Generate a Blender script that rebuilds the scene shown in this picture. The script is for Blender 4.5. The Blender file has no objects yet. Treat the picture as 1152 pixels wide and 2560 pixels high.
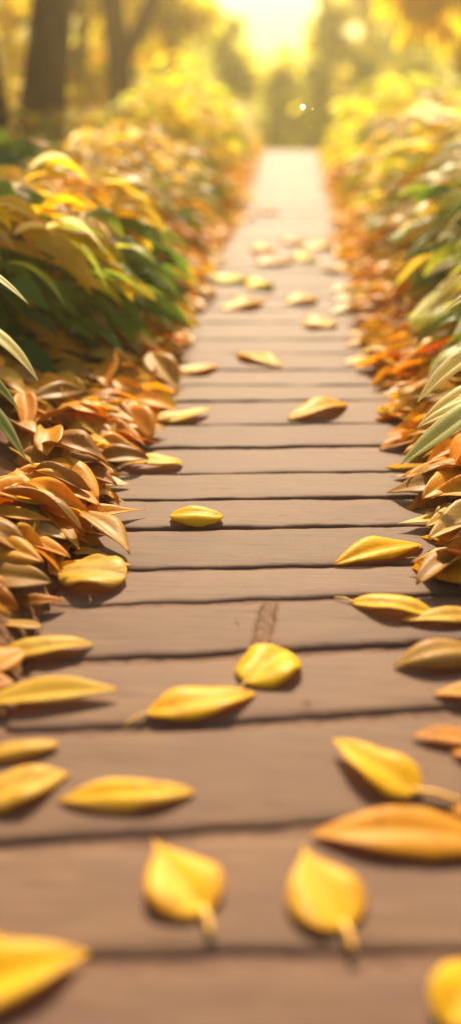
import bpy, math, random
from mathutils import Vector, Matrix, noise
R = random.Random(7)
S = bpy.context.scene
COL = S.collection
PI = math.pi

# ------------------------------------------------------------------ camera
FPX, CAMH = 2350.0, 1.0
PITCH = math.atan((1280 - 170) / FPX); YAW = math.radians(3.6)
FWD = Vector((-math.sin(YAW) * math.cos(PITCH), math.cos(YAW) * math.cos(PITCH), -math.sin(PITCH)))
RGT = Vector((math.cos(YAW), math.sin(YAW), 0))
UPV = RGT.cross(FWD)
CAMP = Vector((0, 0, CAMH))
def ray(px, py): return FWD + RGT * ((px - 576) / FPX) - UPV * ((py - 1280) / FPX)
def G(px, py, z=0.0):                       # ground point seen at a photo position
    r = ray(px, py); return CAMP + r * ((z - CAMH) / r.z)
def P(px, py, d): return CAMP + ray(px, py) * d
cam = bpy.data.cameras.new('camera'); co = bpy.data.objects.new('camera', cam); COL.objects.link(co)
co.location = CAMP; co.rotation_euler = (PI / 2 - PITCH, 0, YAW)
cam.sensor_fit = 'VERTICAL'; cam.sensor_height = 36; cam.lens = 36 * FPX / 2560
cam.clip_start = 0.02; cam.clip_end = 2000
cam.dof.use_dof = True; cam.dof.focus_distance = 2.25
cam.dof.aperture_fstop = (cam.lens / 1000) / 0.047
S.camera = co

# ------------------------------------------------------------------ materials
def new_mat(name):
    m = bpy.data.materials.new(name); m.use_nodes = True
    nt = m.node_tree; nt.nodes.clear(); return m, nt
def nd(nt, typ, **kw):
    n = nt.nodes.new(typ)
    for k, v in kw.items():
        if k in n.inputs.keys(): n.inputs[k].default_value = v
        else: setattr(n, k, v)
    return n
def mth(nt, op, a, b=None, clamp=False):
    n = nt.nodes.new('ShaderNodeMath'); n.operation = op; n.use_clamp = clamp
    for i, v in enumerate((a, b)):
        if v is None: continue
        if isinstance(v, (int, float)): n.inputs[i].default_value = v
        else: nt.links.new(v, n.inputs[i])
    return n.outputs[0]
def mixc(nt, fac, a, b, mode='MIX'):
    n = nt.nodes.new('ShaderNodeMix'); n.data_type = 'RGBA'; n.blend_type = mode
    for i, v in ((0, fac), (6, a), (7, b)):
        if isinstance(v, (int, float)): n.inputs[i].default_value = v
        elif isinstance(v, tuple): n.inputs[i].default_value = v + ((1,) if len(v) == 3 else ())
        else: nt.links.new(v, n.inputs[i])
    return n.outputs[2]

def leaf_material(name, trans=0.4, rough=0.42, veins=1.0, blotch=0.5):
    m, nt = new_mat(name); L = nt.links.new
    at = nd(nt, 'ShaderNodeAttribute', attribute_name='Col')
    uv = nd(nt, 'ShaderNodeUVMap'); sp = nd(nt, 'ShaderNodeSeparateXYZ'); L(uv.outputs[0], sp.inputs[0])
    u = mth(nt, 'ABSOLUTE', mth(nt, 'SUBTRACT', sp.outputs[0], 0.5)); t = sp.outputs[1]
    rib = mth(nt, 'SUBTRACT', 1.0, mth(nt, 'DIVIDE', u, 0.030), True)
    ph = mth(nt, 'SUBTRACT', mth(nt, 'MULTIPLY', t, 58.0), mth(nt, 'MULTIPLY', u, 42.0))
    sv = mth(nt, 'POWER', mth(nt, 'ADD', mth(nt, 'MULTIPLY', mth(nt, 'SINE', ph), 0.5), 0.5), 5.0)
    geo = nd(nt, 'ShaderNodeNewGeometry')
    n1 = nd(nt, 'ShaderNodeTexNoise', Scale=38.0, Detail=4.0); L(geo.outputs['Position'], n1.inputs['Vector'])
    n2 = nd(nt, 'ShaderNodeTexNoise', Scale=260.0, Detail=3.0); L(geo.outputs['Position'], n2.inputs['Vector'])
    bl = nd(nt, 'ShaderNodeMapRange'); bl.inputs[1].default_value = .52; bl.inputs[2].default_value = .72
    L(n1.outputs[0], bl.inputs[0])
    c = mixc(nt, mth(nt, 'MULTIPLY', bl.outputs[0], blotch), at.outputs['Color'],
             mixc(nt, 1.0, at.outputs['Color'], (.72, .45, .35), 'MULTIPLY'))
    sp2 = nd(nt, 'ShaderNodeMapRange'); sp2.inputs[1].default_value = .66; sp2.inputs[2].default_value = .74
    L(n2.outputs[0], sp2.inputs[0])
    c = mixc(nt, mth(nt, 'MULTIPLY', sp2.outputs[0], blotch * .6), c, (.16, .07, .02))
    c = mixc(nt, mth(nt, 'MULTIPLY', mth(nt, 'ADD', rib, mth(nt, 'MULTIPLY', sv, .25)), .35 * veins), c,
             mixc(nt, .5, c, (.9, .7, .35)))
    hgt = mth(nt, 'ADD', mth(nt, 'MULTIPLY', sv, 0.5), mth(nt, 'ADD', mth(nt, 'MULTIPLY', rib, -1.2), mth(nt, 'MULTIPLY', n2.outputs[0], .5)))
    bp = nd(nt, 'ShaderNodeBump', Strength=0.35 * veins, Distance=0.0012); L(hgt, bp.inputs['Height'])
    pr = nd(nt, 'ShaderNodeBsdfPrincipled', Roughness=rough); pr.inputs['Specular IOR Level'].default_value = .2
    
    L(c, pr.inputs['Base Color']); L(bp.outputs[0], pr.inputs['Normal'])
    tr = nd(nt, 'ShaderNodeBsdfTranslucent'); L(mixc(nt, 1.0, c, (1.0, .97, .8), 'MULTIPLY'), tr.inputs['Color'])
    L(bp.outputs[0], tr.inputs['Normal'])
    mx = nd(nt, 'ShaderNodeMixShader'); mx.inputs[0].default_value = trans
    L(pr.outputs[0], mx.inputs[1]); L(tr.outputs[0], mx.inputs[2])
    out = nd(nt, 'ShaderNodeOutputMaterial'); L(mx.outputs[0], out.inputs[0])
    return m
M_YEL = leaf_material('fallen_leaf_skin', .55, .42, 1.0, .6)
M_DRY = leaf_material('dry_leaf_skin', .45, .45, .6, .6)
M_SHR = leaf_material('shrub_leaf_skin', .65, .42, .4, .2)
M_CRN = leaf_material('tree_leaf_skin', .8, .6, 0.0, .1)

def simple(name, c1, c2, scale=20, rough=.8, bump=.3, dist=.01, stretch=(1, 1, 1), spec=.3):
    m, nt = new_mat(name); L = nt.links.new
    tc = nd(nt, 'ShaderNodeTexCoord'); mp = nd(nt, 'ShaderNodeMapping'); mp.inputs['Scale'].default_value = stretch
    L(tc.outputs['Object'], mp.inputs[0])
    n = nd(nt, 'ShaderNodeTexNoise', Scale=scale, Detail=6.0); L(mp.outputs[0], n.inputs['Vector'])
    r = nd(nt, 'ShaderNodeMapRange'); r.inputs[1].default_value = .3; r.inputs[2].default_value = .7; L(n.outputs[0], r.inputs[0])
    pr = nd(nt, 'ShaderNodeBsdfPrincipled', Roughness=rough); pr.inputs['Specular IOR Level'].default_value = spec
    L(mixc(nt, r.outputs[0], c1, c2), pr.inputs['Base Color'])
    bp = nd(nt, 'ShaderNodeBump', Strength=bump, Distance=dist); L(n.outputs[0], bp.inputs['Height']); L(bp.outputs[0], pr.inputs['Normal'])
    out = nd(nt, 'ShaderNodeOutputMaterial'); L(pr.outputs[0], out.inputs[0])
    return m
M_SOIL = simple('leaf_mould_soil', (.10, .045, .018), (.20, .09, .03), 30, .9, .8, .02)
M_DIRT = simple('joint_dirt', (.125, .068, .044), (.19, .108, .070), 60, .95, .8, .006)
M_BARK = simple('bark', (.06, .021, .008), (.13, .048, .018), 9, .85, .8, .03, (3, 3, .5))
M_TWIG = simple('twig', (.30, .20, .05), (.16, .13, .04), 40, .6, .3, .002)
M_STEM = simple('leaf_stalk', (.85, .50, .10), (.72, .38, .06), 60, .5, .3, .001)
M_DOT = leaf_material('dot_disc_skin', .85, .6, 0, 0)  # for the added discs that stand in for bright dots

def plank_material():
    m, nt = new_mat('weathered_plank'); L = nt.links.new
    at = nd(nt, 'ShaderNodeAttribute', attribute_name='Col')
    tc = nd(nt, 'ShaderNodeTexCoord')
    mp = nd(nt, 'ShaderNodeMapping'); mp.inputs['Scale'].default_value = (3, 34, 10); L(tc.outputs['Object'], mp.inputs[0])
    g = nd(nt, 'ShaderNodeTexNoise', Scale=2.2, Detail=8.0, Roughness=.62, Distortion=.7); L(mp.outputs[0], g.inputs['Vector'])
    f = nd(nt, 'ShaderNodeTexNoise', Scale=420.0, Detail=3.0); L(tc.outputs['Object'], f.inputs['Vector'])
    b = nd(nt, 'ShaderNodeTexNoise', Scale=5.5, Detail=4.0); L(tc.outputs['Object'], b.inputs['Vector'])
    mp2 = nd(nt, 'ShaderNodeMapping'); mp2.inputs['Scale'].default_value = (5, 120, 10); L(tc.outputs['Object'], mp2.inputs[0])
    k = nd(nt, 'ShaderNodeTexNoise', Scale=1.6, Detail=3.0, Distortion=1.2); L(mp2.outputs[0], k.inputs['Vector'])
    crack = nd(nt, 'ShaderNodeMapRange'); crack.inputs[1].default_value = .69; crack.inputs[2].default_value = .74; L(k.outputs[0], crack.inputs[0])
    r = nd(nt, 'ShaderNodeMapRange'); r.inputs[1].default_value = .32; r.inputs[2].default_value = .68; L(g.outputs[0], r.inputs[0])
    c = mixc(nt, r.outputs[0], (.112, .059, .036), (.190, .108, .064))
    r2 = nd(nt, 'ShaderNodeMapRange'); r2.inputs[1].default_value = .35; r2.inputs[2].default_value = .7; L(b.outputs[0], r2.inputs[0])
    c = mixc(nt, mth(nt, 'MULTIPLY', r2.outputs[0], .55), c, (.125, .072, .056))
    c = mixc(nt, 1.0, c, at.outputs['Color'], 'MULTIPLY')
    c = mixc(nt, mth(nt, 'MULTIPLY', crack.outputs[0], .5), c, (.09, .05, .035))
    rf = nd(nt, 'ShaderNodeMapRange'); rf.inputs[3].default_value = .50; rf.inputs[4].default_value = .66; L(g.outputs[0], rf.inputs[0])
    h = mth(nt, 'ADD', mth(nt, 'MULTIPLY', g.outputs[0], 1.0), mth(nt, 'MULTIPLY', f.outputs[0], .35))
    h = mth(nt, 'SUBTRACT', h, mth(nt, 'MULTIPLY', crack.outputs[0], .8))
    bp = nd(nt, 'ShaderNodeBump', Strength=.65, Distance=.0025); L(h, bp.inputs['Height'])
    pr = nd(nt, 'ShaderNodeBsdfPrincipled'); pr.inputs['Specular IOR Level'].default_value = .10
    L(c, pr.inputs['Base Color']); L(rf.outputs[0], pr.inputs['Roughness']); L(bp.outputs[0], pr.inputs['Normal'])
    out = nd(nt, 'ShaderNodeOutputMaterial'); L(pr.outputs[0], out.inputs[0])
    return m
M_PLANK = plank_material()

# ------------------------------------------------------------------ mesh builder
class MB:
    def __init__(s): s.v = []; s.f = []; s.c = []; s.uv = []
    def build(s, name, mat, parent=None, smooth=True, at=None):
        me = bpy.data.meshes.new(name)
        vs = s.v if at is None else [v - at for v in s.v]
        me.from_pydata([tuple(v) for v in vs], [], s.f)
        if s.c:
            ca = me.color_attributes.new('Col', 'FLOAT_COLOR', 'POINT')
            ca.data.foreach_set('color', [x for c in s.c for x in (c[0], c[1], c[2], 1.0)])
        if s.uv:
            ul = me.uv_layers.new(name='UVMap')
            idx = [0] * len(me.loops); me.loops.foreach_get('vertex_index', idx)
            ul.data.foreach_set('uv', [x for i in idx for x in s.uv[i]])
        me.polygons.foreach_set('use_smooth', [smooth] * len(me.polygons))
        me.materials.append(mat); me.update()
        o = bpy.data.objects.new(name, me); COL.objects.link(o)
        if at is not None and parent is None: o.location = at
        if parent is not None: o.parent = parent
        return o
    def tube(s, pts, rads, n=8, col=(1, 1, 1), cap=True):
        b = len(s.v); k = len(pts)
        for i, p in enumerate(pts):
            t = (pts[min(i + 1, k - 1)] - pts[max(i - 1, 0)]).normalized()
            a = t.cross(Vector((.13, .97, .21))).normalized(); bb = t.cross(a)
            for j in range(n):
                an = 2 * PI * j / n
                s.v.append(p + (a * math.cos(an) + bb * math.sin(an)) * rads[i]); s.c.append(col); s.uv.append((j / n, i / max(1, k - 1)))
        for i in range(k - 1):
            for j in range(n):
                a0 = b + i * n + j; a1 = b + i * n + (j + 1) % n
                s.f.append((a0, a1, a1 + n, a0 + n))
        if cap:
            s.f.append(tuple(b + j for j in range(n))[::-1]); s.f.append(tuple(b + (k - 1) * n + j for j in range(n)))

def prof(shape, t):
    if shape == 'lance': return (math.sin(PI * t ** .85) ** .85 if 0 < t < 1 else 0)
    if shape == 'spindle': return max(0, 1 - abs(2 * t - 1) ** 1.9) ** .9
    if shape == 'ovate': return min(1.0, (t ** .5) * ((1 - t) ** .95) / .515)
    if shape == 'round': return max(0, 1 - abs(2 * t - 1) ** 2.6) ** .55
    if shape == 'drop': return (1 - (1 - t / .34) ** 2) ** .5 if t < .34 else (.5 + .5 * math.cos(PI * (t - .34) / .66)) ** .82
    return 1
def leaf(mb, p0, p1, p2, up, width, shape='lance', col=(.8, .5, .04), fold=.2, puff=.12, curl=-.12, wave=.05,
         ns=8, na=4, twist=0.0, edge=None, rng=R):
    b = len(mb.v); ph = rng.uniform(0, 6.3); fr = rng.uniform(5, 9); nseed = rng.uniform(0, 99)
    asym = rng.uniform(-.08, .08)
    for i in range(ns + 1):
        t = i / ns; q = 1 - t
        c = p0 * (q * q) + p1 * (2 * q * t) + p2 * (t * t)
        tg = ((p1 - p0) * q + (p2 - p1) * t).normalized()
        sd = tg.cross(up)
        sd = sd.normalized() if sd.length > 1e-5 else Vector((1, 0, 0))
        nn = sd.cross(tg)
        if twist:
            an = twist * (t - .3); sd, nn = sd * math.cos(an) + nn * math.sin(an), nn * math.cos(an) - sd * math.sin(an)
        w = max(prof(shape, min(max(t, 0), 1)), .03) * width * .5 * (1 + .045 * noise.noise(Vector((t * 5, nseed, 0))) + (.04 * noise.noise(Vector((t * 17, nseed, 4))) if na > 8 else 0))
        for j in range(na + 1):
            u = -1 + 2 * j / na; au = abs(u)
            ww = w * (1 + asym * (1 if u > 0 else -1))
            o = fold * au + puff * math.sin(PI * au) + curl * au ** 3 + wave * math.sin(t * fr + ph + (2.1 if u > 0 else 0)) * au * au
            mb.v.append(c + sd * (u * ww) + nn * (o * w * 1.0))
            cc = col
            if edge is not None:
                k = min(1, max(0, au * 1.0 + abs(t - .5) * .9 - .62)) * .9
                cc = tuple(col[x] * (1 - k) + edge[x] * k for x in range(3))
            mb.c.append(cc); mb.uv.append((u * .5 + .5, t))
    for i in range(ns):
        for j in range(na):
            a = b + i * (na + 1) + j
            mb.f.append((a, a + 1, a + na + 2, a + na + 1))

def jit(c, a=.12, rng=R):
    k = 1 + rng.uniform(-a, a); h = rng.uniform(-a, a) * .5
    return (min(1, c[0] * k), min(1, c[1] * k * (1 + h)), min(1, c[2] * k))
C = dict(yellow=(.94, .62, .012), lemon=(.94, .66, .02), sunny=(.98, .86, .03), citron=(.86, .92, .05), gold=(.80, .40, .02), orange=(.76, .34, .015), rust=(.54, .22, .015),
         brown=(.42, .22, .035), tan=(.62, .38, .08), ochre=(.78, .52, .06), cream=(.86, .72, .38), pale=(.72, .68, .42),
         green=(.14, .24, .03), dkgreen=(.07, .14, .02), mid=(.26, .36, .04), lime=(.58, .58, .05), bright=(.95, .82, .05), teal=(.06, .13, .08))

def empty(name, loc):
    o = bpy.data.objects.new(name, None); COL.objects.link(o); o.location = loc; o.empty_display_size = .05; return o
def tag(o, label=None, cat=None, group=None, kind=None):
    if label: o['label'] = label
    if cat: o['category'] = cat
    if group: o['group'] = group
    if kind: o['kind'] = kind
    return o

# ------------------------------------------------------------------ setting: ground, path
XL, XR, YEND = -.478, .388, 13.6
def sm(t): t = min(1, max(0, t)); return t * t * (3 - 2 * t)
def zg(x, y):
    out = max(XL - x, x - XR)
    z = -.035 if out < 0 else -.035 + .045 * sm(out / .05) + .10 * sm((out - .02) / .5)
    if out > 0: z += .03 * noise.noise(Vector((x * 3, y * 3, 0))) * sm(out / .3)
    z -= 2.6 * sm((y - 13.9) / 8)
    return z
def ground():
    xs = sorted(set([-300, -120, -60, -30, -18, -12, -8, -6, -5, -4, -3.4, -3] + [round(-2.8 + .1 * i, 3) for i in range(57)] + [XL - .002, XL - .03, XL - .06, XR + .002, XR + .03, XR + .06] + [3, 3.4, 4, 5, 6, 8, 12, 18, 30, 60, 120, 300]))
    ys = [-60, -20, -6, -3, -1.5] + [-.6 + .15 * i for i in range(150)] + [23, 25, 30, 40, 60, 100, 200, 500]
    mb = MB()
    for y in ys:
        for x in xs: mb.v.append(Vector((x, y, zg(x, y))))
    n = len(xs)
    for i in range(len(ys) - 1):
        for j in range(n - 1):
            a = i * n + j; mb.f.append((a, a + 1, a + n + 1, a + n))
    tag(mb.build('ground', M_SOIL), 'brown leaf mould soil under the beds and the path', kind='structure')
ground()

lines = [(2395, -.02), (2075, -.06), (1800, -.055), (1630, -.045), (1497, -.032), (1415, -.02), (1318, -.014), (1246, -.012), (1182, -.008), (1118, -.005),
         (1060, -.004), (1002, -.002), (962, 0), (925, 0), (882, 0), (847, 0), (806, 0), (775, 0), (742, 0)]
bounds = []
for y, s in lines:
    a = G(285, y - 400 * s); b = G(1085, y + 400 * s)
    k = (b.y - a.y) / (b.x - a.x); bounds.append((a.y + k * (XL - a.x), a.y + k * (XR - a.x)))
pre = []; l0, r0 = bounds[0]
for i in range(1, 7): pre.append((l0 - .205 * i, r0 - .205 * i + .002 * i))
bounds = pre[::-1] + bounds
while bounds[-1][0] < YEND - .25:
    l, r = bounds[-1]; st = R.uniform(.2, .25); bounds.append((l + st, r + st + R.uniform(-.008, .008)))
gap_by = {}
def path():
    mb = MB(); NX = 56
    for i in range(len(bounds) - 1):
        (l0, r0), (l1, r1) = bounds[i], bounds[i + 1]
        near = l0 < 2.1
        g = R.uniform(.003, .0065) if near else R.uniform(.003, .006)
        if l0 < 1.55: g = .013
        bv = 2.0 if l0 < 1.6 else (1.5 if near else 1.0)
        secs = [(0, 1)]
        is_split = 1.40 < l0 < 1.62
        if is_split: secs = [(0, .496), (.520, 1)]
        tint = R.uniform(.9, 1.1); tc = (tint, tint * R.uniform(.97, 1.02), tint * R.uniform(.95, 1.03))
        tx, ty, tz = R.uniform(-.004, .004), R.uniform(-.008, .008), R.uniform(-.0025, .002)
        eL, eR = R.uniform(-.02, .02), R.uniform(-.02, .02)
        for (f0, f1) in secs:
            x0 = XL + (XR - XL) * f0; x1 = XL + (XR - XL) * f1
            if f0 == 0: x0 += eL
            if f1 == 1: x1 += eR
            rows = [(0, -.045), (0, -.010), (.0018 * bv, -.0045), (.005 * bv, -.0015), (.0105 * bv, 0)]
            D = min(l1 - l0, r1 - r0)
            rows_all = [('a', d, z) for d, z in rows] + [('m', f, 0) for f in (.2, .35, .5, .65, .8)] + [('b', d, z) for d, z in rows[::-1]]
            base = len(mb.v); nc = 0
            cols = [(0, -.045), (0, -.008), (.003, -.003), (.009, 0)]
            cx = [('a', d, z) for d, z in cols] + [('m', (k + 1) / (NX + 1), 0) for k in range(NX)] + [('b', d, z) for d, z in cols[::-1]]
            for (ty_, d, z) in rows_all:
                for (cty, dx, zc) in cx:
                    if cty == 'a': x = x0 + dx
                    elif cty == 'b': x = x1 - dx
                    else: x = x0 + .012 + (x1 - x0 - .024) * dx
                    f = (x - XL) / (XR - XL)
                    ya = l0 + (r0 - l0) * f + g * .6 + .001; yb = l1 + (r1 - l1) * f - g * .6
                    wa = .008 * noise.noise(Vector((x * 9, i * 7.3, 1))) + .0035 * noise.noise(Vector((x * 40, i * 7.3, 2)))
                    wb = .008 * noise.noise(Vector((x * 9, i * 7.3 + 3, 4))) + .0035 * noise.noise(Vector((x * 40, i * 7.3, 9)))
                    ya += wa; yb += wb
                    # corner rounding
                    ex = min(x - x0, x1 - x); rc = .018
                    if ex < rc: k_ = rc - math.sqrt(max(0, rc * rc - (rc - ex) ** 2)); ya += k_ * .6; yb -= k_ * .6
                    if ty_ == 'a': y = ya + d
                    elif ty_ == 'b': y = yb - d
                    else: y = ya + .0105 * bv + (yb - ya - .021 * bv) * d
                    xx = x
                    if is_split:   # ragged slanted joint
                        e = (.02 * ((y - l0) / D - .5) + .006 * noise.noise(Vector((y * 50, f0, 5))))
                        if f1 < 1: xx += e * sm((x - x1 + .12) / .12)
                        else: xx += e * sm((x0 + .12 - x) / .12)
                    zz = min(z, zc) + tz + tx * (x / .45) + ty * (y - (ya + yb) / 2)
                    if z == 0 and zc == 0: zz += .0022 * noise.noise(Vector((x * 7, y * 22, i))) 
                    mb.v.append(Vector((xx, y, zz))); mb.c.append(tc); mb.uv.append((0, 0))
            n = len(cx)
            for a in range(len(rows_all) - 1):
                for b in range(n - 1):
                    q = base + a * n + b; mb.f.append((q, q + 1, q + n + 1, q + n))
    o = mb.build('path', M_PLANK)
    tag(o, 'straight garden path of worn brown planks laid crosswise', kind='structure')
    # dirt bed seen in the joints
    b = MB()
    for y in [-.5 + .05 * i for i in range(284)]:
        for k in range(23):
            x = XL + .004 + (XR - XL - .008) * k / 22
            z = -.0085 + .002 * noise.noise(Vector((x * 20, y * 20, 0)))
            fx = (x - XL) / (XR - XL)
            if 1.45 < y < 1.70 and .47 < fx < .54: z = -.0016 + .0012 * noise.noise(Vector((x * 90, y * 30, 2))) + .002 * noise.noise(Vector((x * 60, y * 60, 0)))
            b.v.append(Vector((x, y, z)))
    for i in range(283):
        for k in range(22):
            a = i * 23 + k; b.f.append((a, a + 1, a + 24, a + 23))
    tag(b.build('path_bed', M_DIRT), 'dark dirt bed in the joints between the planks', kind='structure')
path()

# ------------------------------------------------------------------ leaves lying on the path
def settle(mb, i0, surf):
    lo = min(v.z for v in mb.v[i0:]); d = surf - lo
    for k in range(i0, len(mb.v)): mb.v[k] = mb.v[k] + Vector((0, 0, d))
def stalk(root_or_none, a, b, r0=.0026, droop=.0, lift=.004):
    m = MB(); pts = []
    for i in range(7):
        t = i / 6; p = a.lerp(b, t); p.z = a.z * (1 - t) + b.z * t + lift * math.sin(PI * t)
        p += Vector((0, 1, 0)) * .004 * math.sin(PI * t)
        pts.append(p)
    m.tube(pts, [r0 * (1 + .25 * (i == 6) - .05 * i + .3 * (i == 0)) for i in range(7)], 8)
    return m
def fallen(label, col, base, tip, w, shape='lance', stem=None, z=0.0, arch=.012, group=None, bow=0.0, mat=None, edge=None, sink=True, tipz=0, **kw):
    """base, tip, stem: photo positions on the plane at height z; w: width in metres"""
    if len(base) == 2: p0 = G(*base, z)
    else: p0 = Vector(base)
    p2 = G(*tip, z) if len(tip) == 2 else Vector(tip)
    L = (p2 - p0).length
    side = (p2 - p0).normalized().cross(Vector((0, 0, 1)))
    p1 = (p0 + p2) / 2 + side * bow * L + Vector((0, 0, arch * 1.3))
    p2 = p2 + Vector((0, 0, tipz))
    mb = MB(); c = C[col] if isinstance(col, str) else col
    if mat is not None: c = (c[0] * .98, c[1] * .9, c[2] * .6)
    kk = dict(fold=.10, puff=.05, curl=-.05, wave=.15, ns=22, na=10); kk.update(kw)
    leaf(mb, p0, p1, p2, kk.pop('up', Vector((0, 0, 1))), w, shape, jit(c, .05), edge=edge, **kk)
    if sink: settle(mb, 0, z + .0045)
    dz = mb.v[kk['na'] // 2].z
    org = Vector(((p0.x + p2.x) / 2, (p0.y + p2.y) / 2, z))
    mat = mat or M_YEL
    if stem is not None:
        root = empty('fallen_leaf', org)
        bl = mb.build('blade', mat, root, at=org)
        a = mb.v[kk['na'] // 2].copy(); a += (p2 - p0).normalized() * .008
        e = G(*stem, z); e.z = z + .004
        stalk(root, a, e, r0=.0058 if a.y < 1.25 else .0024).build('stalk', M_STEM, root, at=org)
    else:
        root = mb.build('fallen_leaf', mat, at=org); bl = root
    so = bl.modifiers.new('thickness', 'SOLIDIFY'); so.thickness = .0012; so.offset = -1
    tag(root, label, 'leaf', group)
    return root
RIM = (.72, .33, .06)
# near leaves
fallen('wide drop-shaped yellow leaf pointing away, left one of the near pair, short stalk', 'yellow', (516, 2292), (385, 2104), .106, 'drop', (527, 2345), edge=RIM, fold=.14, curl=-.05, wave=.06, arch=.006, bow=-.06)
fallen('wide drop-shaped yellow leaf pointing away, right one of the near pair, short stalk', 'yellow', (864, 2332), (756, 2118), .106, 'drop', (882, 2384), edge=RIM, fold=.12, curl=-.05, wave=.06, arch=.006, bow=-.06)
fallen('broad pointed yellow leaf with a long curved stalk running to the right frame edge', 'yellow', (1040, 1993), (831, 1868), .108, 'ovate', (1150, 2012), fold=.22, bow=.04, tipz=.012)
fallen('big deep gold leaf at the lower right edge, tip pointing left', 'gold', (1250, 2112), (775, 2090), .092, 'lance', fold=.1, puff=.08, bow=.05)
fallen('spindle-shaped golden leaf lying crosswise alone on the lower left planks', 'yellow', (148, 2006), (490, 1986), .070, 'spindle', edge=(.85, .6, .25), fold=.06, puff=.16, curl=-.14, arch=.012)
fallen('long yellow leaf whose tip touches the stalk of the round leaf', 'yellow', (366, 1790), (640, 1738), .086, 'lance', (310, 1820), fold=.1, puff=.08, bow=.05, arch=.014)
fallen('rounded yellow leaf just behind the long leaf at the centre of the planks', 'lemon', (616, 1716), (715, 1632), .112, 'round', (598, 1732), fold=.08, puff=.1, arch=.008)
fallen('slim bright yellow leaf, stalk at left, overlapping a paler one at the right', 'lemon', (876, 1512), (1096, 1550), .068, 'lance', (835, 1499), fold=.3, puff=.08, bow=-.05, arch=.014)
fallen('pale yellow leaf under the slim bright yellow one at the right frame edge', 'ochre', (1230, 1548), (1000, 1556), .052, 'lance', fold=.15, puff=.07, z=.002)
fallen('glossy yellow leaf with folded lower edge beside the right litter, tip down left', 'yellow', (1056, 1368), (836, 1416), .082, 'lance', fold=.35, puff=.07, curl=-.25, bow=.05, arch=.016, twist=.5)
fallen('large tan orange leaf standing on its edge at the right frame edge', 'tan', (1215, 1640), (982, 1672), .085, 'lance', fold=.3, puff=.07, arch=.035, curl=-.5)
fallen('small orange leaf tip below the large tan leaf at the right edge', 'gold', (1260, 1738), (1078, 1740), .045, 'lance')
fallen('narrow orange leaf at the right edge above the long-stalked yellow leaf', 'orange', (1240, 1862), (1026, 1843), .045, 'lance', arch=.008)
fallen('tiny orange leaf end just below the narrow orange leaf at right', 'orange', (1240, 1905), (1125, 1885), .03, 'lance', arch=.006)
fallen('round veined ochre leaf resting against the left leaf pile', 'ochre', (146, 1440), (318, 1450), .135, 'round', fold=.1, puff=.08, arch=.010, z=.004)
fallen('small ochre leaf poking out behind the round veined leaf', 'ochre', (195, 1408), (328, 1418), .045, 'lance', z=.001)
fallen('blunt yellow leaf with a rolled near edge, alone at left of centre', 'lemon', (425, 1300), (558, 1304), .088, 'round', fold=.1, puff=.14, curl=-.3, arch=.014)
fallen('tan leaf with dark crease at the left edge beside the litter', 'ochre', (0, 1648), (236, 1615), .066, 'lance', fold=.3, puff=.07, arch=.014, bow=.04)
fallen('long ochre leaf with an upturned tip at the left edge', 'ochre', (-60, 1768), (300, 1742), .068, 'lance', fold=.25, puff=.07, bow=-.06, tipz=.012, arch=.008)
fallen('blunt rolled ochre leaf at the left edge, upper one of two', 'ochre', (-60, 1908), (150, 1868), .040, 'round', fold=0, puff=.10, curl=-.4, arch=.014)
fallen('wide ochre leaf at the left edge, lower one of two, ragged tip', 'ochre', (-90, 2030), (176, 1938), .085, 'lance', fold=.2, puff=.07, arch=.014, curl=-.2)
fallen('large blurred yellow leaf in the bottom left corner', 'yellow', (-160, 2520), (222, 2388), .125, 'ovate', fold=.35, edge=(.8, .5, .12), arch=.01, wave=.1, curl=-.1)
fallen('tiny gold leaf tip at the left edge above the corner leaf', 'gold', (-90, 2360), (20, 2368), .03, 'lance')
fallen('blurred rounded golden leaf in the bottom right corner', 'yellow', (1110, 2570), (1220, 2420), .085, 'round', arch=.01)
fallen('tiny gold leaf end at the right edge below the long curved stalk', 'gold', (1240, 2045), (1122, 2035), .03, 'lance')
# middle distance
fallen('ochre yellow leaf lifting off the plank with a curled left tail', 'yellow', (458, 1160), (298, 1166), .095, 'ovate', fold=.15, arch=.020, puff=.07, bow=-.03)
fallen('pale yellow leaf blurring into the plank at the left pile edge', 'cream', (200, 1213), (325, 1215), .06, 'lance', z=.004)
fallen('yellow leaf with a long thin stalk reaching back into the left pile', 'yellow', (380, 1055), (524, 1032), .095, 'lance', (322, 1003), bow=.08, arch=.008, tipz=.01)
fallen('gold leaf on the right half of the path with its tip at lower left', (.90, .54, .025), (864, 1010), (718, 1053), .11, 'lance', fold=.2, puff=.08, arch=.02, bow=-.04)
fallen('curled orange leaf with a thin twisted tip beside the left pile', 'gold', (235, 1115), (404, 1116), .075, 'drop', fold=.5, arch=.03, twist=.9)
fallen('gold leaf on the planks just right of the left pile', (.90, .54, .025), (428, 938), (546, 918), .105, 'spindle', fold=.05, puff=.10, arch=.012)
fallen('yellow leaf in mid path pointing down to the right', 'yellow', (590, 888), (705, 920), .095, 'lance', fold=.15, puff=.10, arch=.016)
fallen('golden leaf beside the right pile, flat with its tip at left', (.90, .54, .025), (980, 895), (858, 914), .115, 'lance', fold=.1, arch=.012)
fallen('narrow gold leaf reaching out of the right pile towards lower left', 'gold', (1050, 925), (944, 984), .07, 'lance', fold=.2, arch=.025)
fallen('small dark orange leaf with a sharp tip at the right pile', 'orange', (1042, 1036), (955, 1055), .06, 'ovate', arch=.018)
fallen('orange folded leaf pointing left out of the right pile', 'orange', (1085, 1105), (946, 1128), .085, 'lance', fold=.4, arch=.016)
fallen('bright yellow leaf lying on the orange one by the right pile', 'yellow', (922, 845), (860, 838), .06, 'ovate', arch=.02, z=.012)
fallen('orange gold leaf under the bright yellow one by the right pile', 'gold', (956, 852), (862, 868), .085, 'lance', arch=.014)
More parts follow.
